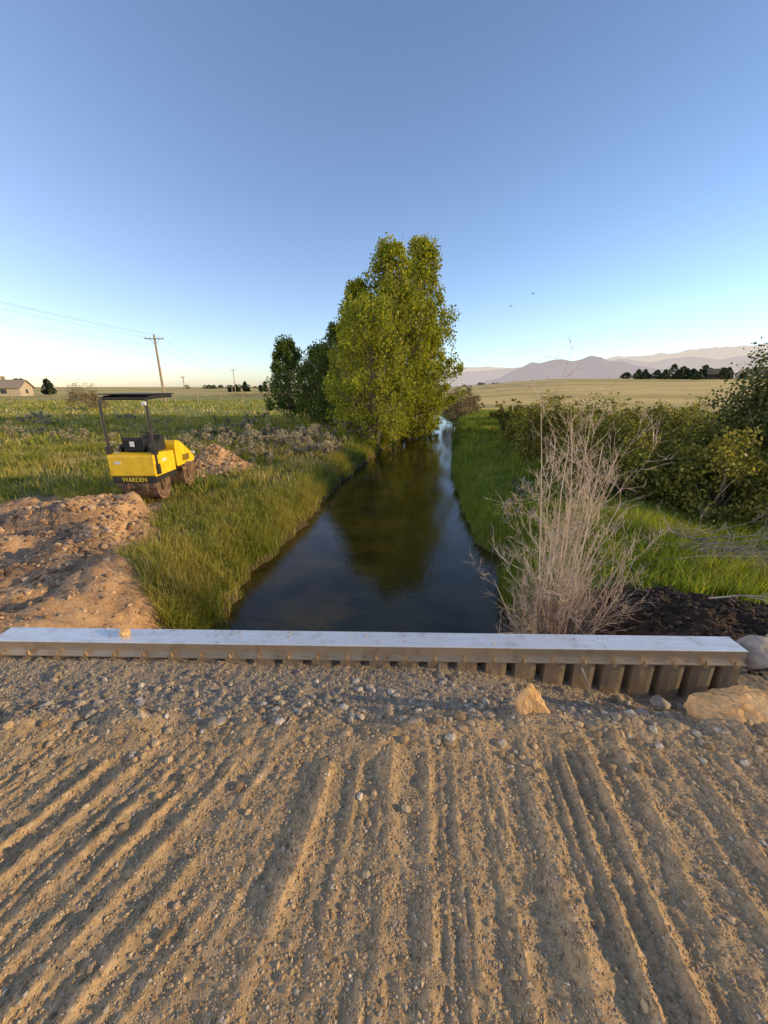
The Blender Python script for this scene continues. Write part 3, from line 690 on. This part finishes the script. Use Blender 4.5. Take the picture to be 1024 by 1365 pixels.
M_roofd = simple('roof_dark', [(.3,(.07,.055,.045)),(.7,(.12,.10,.08))], 3, .9)
M_win = simple('window_glass', [(.3,(.03,.035,.045)),(.7,(.05,.06,.07))], 3, .1, spec=.7)
def house(name, x, y, w, d, h, rh, ang, roof, wall):
    par = bpy.data.objects.new(name, None); scene.collection.objects.link(par); par.location = (x, y, gz(x, y)-.1); par.rotation_euler = (0,0,ang)
    mb = MB(); box(mb, (0,0,h/2), (w,d,h))
    for s_ in (-1, 1):
        V = [(s_*w/2,-d/2,h),(s_*w/2,d/2,h),(s_*w/2,0,h+rh)]; mb.add(V, [(0,1,2)])
    mb.build('walls', [wall], par)
    mb = MB(); e = .5
    for s_ in (-1, 1):
        y1 = s_*(d/2+e); z1 = h-rh*e/(d/2)
        V = [(-w/2-e,y1,z1),(w/2+e,y1,z1),(w/2+e,0,h+rh+.02),(-w/2-e,0,h+rh+.02)]
        V2 = [(a,b_,c_+.15) for a,b_,c_ in V]
        mb.add(V+V2, [(0,1,2,3),(4,5,6,7),(0,1,5,4),(1,2,6,5),(3,0,4,7)])
    box(mb, (w*.2,0,h+rh+.4), (.7,.7,1.1)); mb.build('roof', [roof], par)
    mb = MB()
    for k in range(int(w//3)):
        box(mb, (-w/2+1.7+3*k,-d/2-.02,h*.55), (1.2,.06,1.0))
    box(mb, (w/2+.02,0,h*.55), (.06,1.3,1.0)); mb.build('windows', [M_win], par)
    mb = MB(); box(mb, (-w*.06,-d/2-.03,1.05), (.95,.08,2.1)); mb.build('door', [M_wood], par)
house('ranch_house', -99, 102, 14, 7, 2.2, 1.7, .35, M_roof, M_wall)
house('farmhouse', 207, 255, 15, 9, 3.0, 3.0, -.1, M_roofd, M_roofd)
house('farmhouse', 236, 262, 14, 9, 3.2, 2.8, .2, M_roofd, M_wall)

def treemass(name, items, mat, leaf):
    mb = MB()
    for (x, y, h_, r0) in items:
        z = gz(x, y); tube(mb, [(x,y,z-.3),(x,y,z+h_*.5),(x,y,z+h_*.8)], [.2,.14,.06], 5)
        n = 420; t = rng.random(n)**1.15; a = rng.random(n)*6.283; k = r0*(1-t)**.45*np.minimum(1, (t+.08)*5)*(.4+.6*rng.random(n)**.5)*(1+.3*np.sin(a*3+x))
        leaves(mb, np.stack([x+np.cos(a)*k, y+np.sin(a)*k, z+.05*h_+t*h_*.97], 1), leaf, 1)
    return mb.build(name, [M_bark, mat])
it = []
for i in range(26):
    it.append((155+66*((i/25)+rng.normal(0,.02)), 255+rng.normal(0,10), 2.5+4.5*rng.random(), 2.1+1.6*rng.random()))
it += [(178,252,8.4,3.6),(184,252,7.2,3.8),(202,258,8.2,3.6),(163,255,5.5,2.6)]
treemass('distant_trees', it, M_conif, 1.0)
it = [(-75+16*rng.random(), 200+rng.normal(0,6), 1.6+3.4*rng.random(), .8+.5*rng.random()) for _ in range(12)]
it += [(-103+7*rng.random(), 112+rng.normal(0,2), 4.2, 1.6) for _ in range(3)]
it += [(-300+600*rng.random(), 600+rng.normal(0,60), 3+3*rng.random(), 5) for _ in range(50)]
treemass('distant_trees', it, M_conif, .8)

# ------------------------------------------------------------------ mountains
def ridge(name, Yc, pts, depth, mat, seed, rough=.05):
    pts = np.array(pts, float); xs_ = np.linspace(pts[0,0], pts[-1,0], 420); cz = np.interp(xs_, pts[:,0], pts[:,1])
    cz = cz*(1+rough*fbm(xs_, xs_*0, .0035, 5, seed))
    ts = np.linspace(-1, 1, 41); V = []
    for t in ts:
        sh_ = 1-abs(t)
        n_ = fbm(xs_, xs_*0+t*depth, .0022, 5, seed+3)
        z = cz*np.clip(sh_**.9+.28*n_*sh_*(1-sh_)*2.2, 0, 1) - 12*(sh_ < .01)
        V.append(np.stack([xs_, Yc+t*depth+xs_*0, z], 1))
    V = np.concatenate(V); nx_ = len(xs_); i, j = np.meshgrid(np.arange(nx_-1), np.arange(len(ts)-1)); q_ = (j*nx_+i).ravel()
    mb = MB(); mb.add(V, np.stack([q_, q_+1, q_+nx_+1, q_+nx_], 1)); return mb.build(name, [mat], smooth=True)
def hazeglowmat(name, rock, air, k):
    # distance haze as surface glow: pale emission mixed into the rock colour
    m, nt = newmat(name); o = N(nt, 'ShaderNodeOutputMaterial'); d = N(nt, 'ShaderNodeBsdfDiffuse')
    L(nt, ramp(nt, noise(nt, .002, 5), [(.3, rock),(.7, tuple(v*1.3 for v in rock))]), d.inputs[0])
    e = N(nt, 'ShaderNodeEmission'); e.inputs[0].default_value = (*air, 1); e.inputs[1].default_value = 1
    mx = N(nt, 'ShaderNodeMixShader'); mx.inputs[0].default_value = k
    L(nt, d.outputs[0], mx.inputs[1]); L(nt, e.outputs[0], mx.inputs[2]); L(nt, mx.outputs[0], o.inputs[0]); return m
M_mt1 = hazeglowmat('haze_glow_mountain_near', (.24,.19,.17), (.55,.49,.50), .78)
M_mtm = hazeglowmat('haze_glow_mountain_mid', (.24,.19,.17), (.66,.585,.56), .85)
M_mt2 = hazeglowmat('haze_glow_mountain_far', (.25,.20,.18), (.80,.70,.62), .90)
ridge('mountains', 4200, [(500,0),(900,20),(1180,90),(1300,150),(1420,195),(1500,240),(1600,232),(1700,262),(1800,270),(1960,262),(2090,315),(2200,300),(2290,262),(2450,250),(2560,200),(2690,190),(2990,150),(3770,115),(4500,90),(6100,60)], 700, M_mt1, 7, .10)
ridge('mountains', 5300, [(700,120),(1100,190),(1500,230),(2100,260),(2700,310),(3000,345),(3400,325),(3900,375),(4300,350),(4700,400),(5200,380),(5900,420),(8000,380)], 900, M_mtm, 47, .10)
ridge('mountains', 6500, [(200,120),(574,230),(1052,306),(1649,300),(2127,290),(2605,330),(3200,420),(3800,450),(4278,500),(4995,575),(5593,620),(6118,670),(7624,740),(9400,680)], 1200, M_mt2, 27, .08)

# birds
M_bird = simple('bird_feather', [(.3,(.16,.16,.16)),(.7,(.22,.22,.22))], 9, .8)
def bird(x, y, z, a):
    mb = MB(); tube(mb, [(-.09,0,0),(-.03,0,.0),(.05,0,0),(.1,0,0)], [.004,.022,.022,.006], 6)
    mb.add([(-.03,0,.01),(.04,0,.01),(.02,.17,.05),(-.03,.15,.05)], [(0,1,2,3)]); mb.add([(-.03,0,.01),(.04,0,.01),(.02,-.17,.05),(-.03,-.15,.05)], [(3,2,1,0)])
    mb.add([(-.08,0,0),(-.15,.03,0),(-.15,-.03,0)], [(0,1,2)])
    ob = mb.build('bird', [M_bird]); ob.location = (x,y,z); ob.rotation_euler = (.5,.2,a); ob.scale = (.75,.75,.75)
bird(6.35,18.5,5.4,.5); bird(5.75,19.5,5.1,.8)

# ------------------------------------------------------------------ light
SE, SA = 13.0, 100.0
w = bpy.data.worlds.new('World'); scene.world = w; w.use_nodes = True; nt = w.node_tree; nt.nodes.clear()
sk = N(nt, 'ShaderNodeTexSky', sky_type='NISHITA'); sk.sun_disc = False
sk.sun_elevation = math.radians(SE); sk.sun_rotation = math.radians(360-SA); sk.air_density = .95; sk.dust_density = 2.6; sk.ozone_density = 1.6; sk.altitude = 1600
bg = N(nt, 'ShaderNodeBackground'); bg.inputs[1].default_value = .15; wo = N(nt, 'ShaderNodeOutputWorld')
mx = mix(nt, 1.0, sk.outputs[0], (1.80,1.74,1.84), 'MULTIPLY')
L(nt, mx, bg.inputs[0]); L(nt, bg.outputs[0], wo.inputs[0])
sd = bpy.data.lights.new('sun', 'SUN'); sd.energy = 5; sd.angle = math.radians(.5); sd.color = (1,.73,.36)
so = bpy.data.objects.new('sun', sd); scene.collection.objects.link(so)
e, a = math.radians(SE), math.radians(SA)
so.rotation_euler = Vector((math.sin(a)*math.cos(e), math.cos(a)*math.cos(e), math.sin(e))).to_track_quat('Z', 'Y').to_euler()

cam = bpy.data.cameras.new('camera'); co = bpy.data.objects.new('camera', cam); scene.collection.objects.link(co); scene.camera = co
cam.sensor_fit = 'VERTICAL'; cam.sensor_height = 24; cam.lens = 24*513/1365; cam.clip_start = .05; cam.clip_end = 30000
co.location = (0, 0, 1.6); co.rotation_euler = (math.radians(90-18), 0, 0)
scene.view_settings.view_transform = 'Standard'; scene.view_settings.look = 'None'; scene.view_settings.exposure = 0
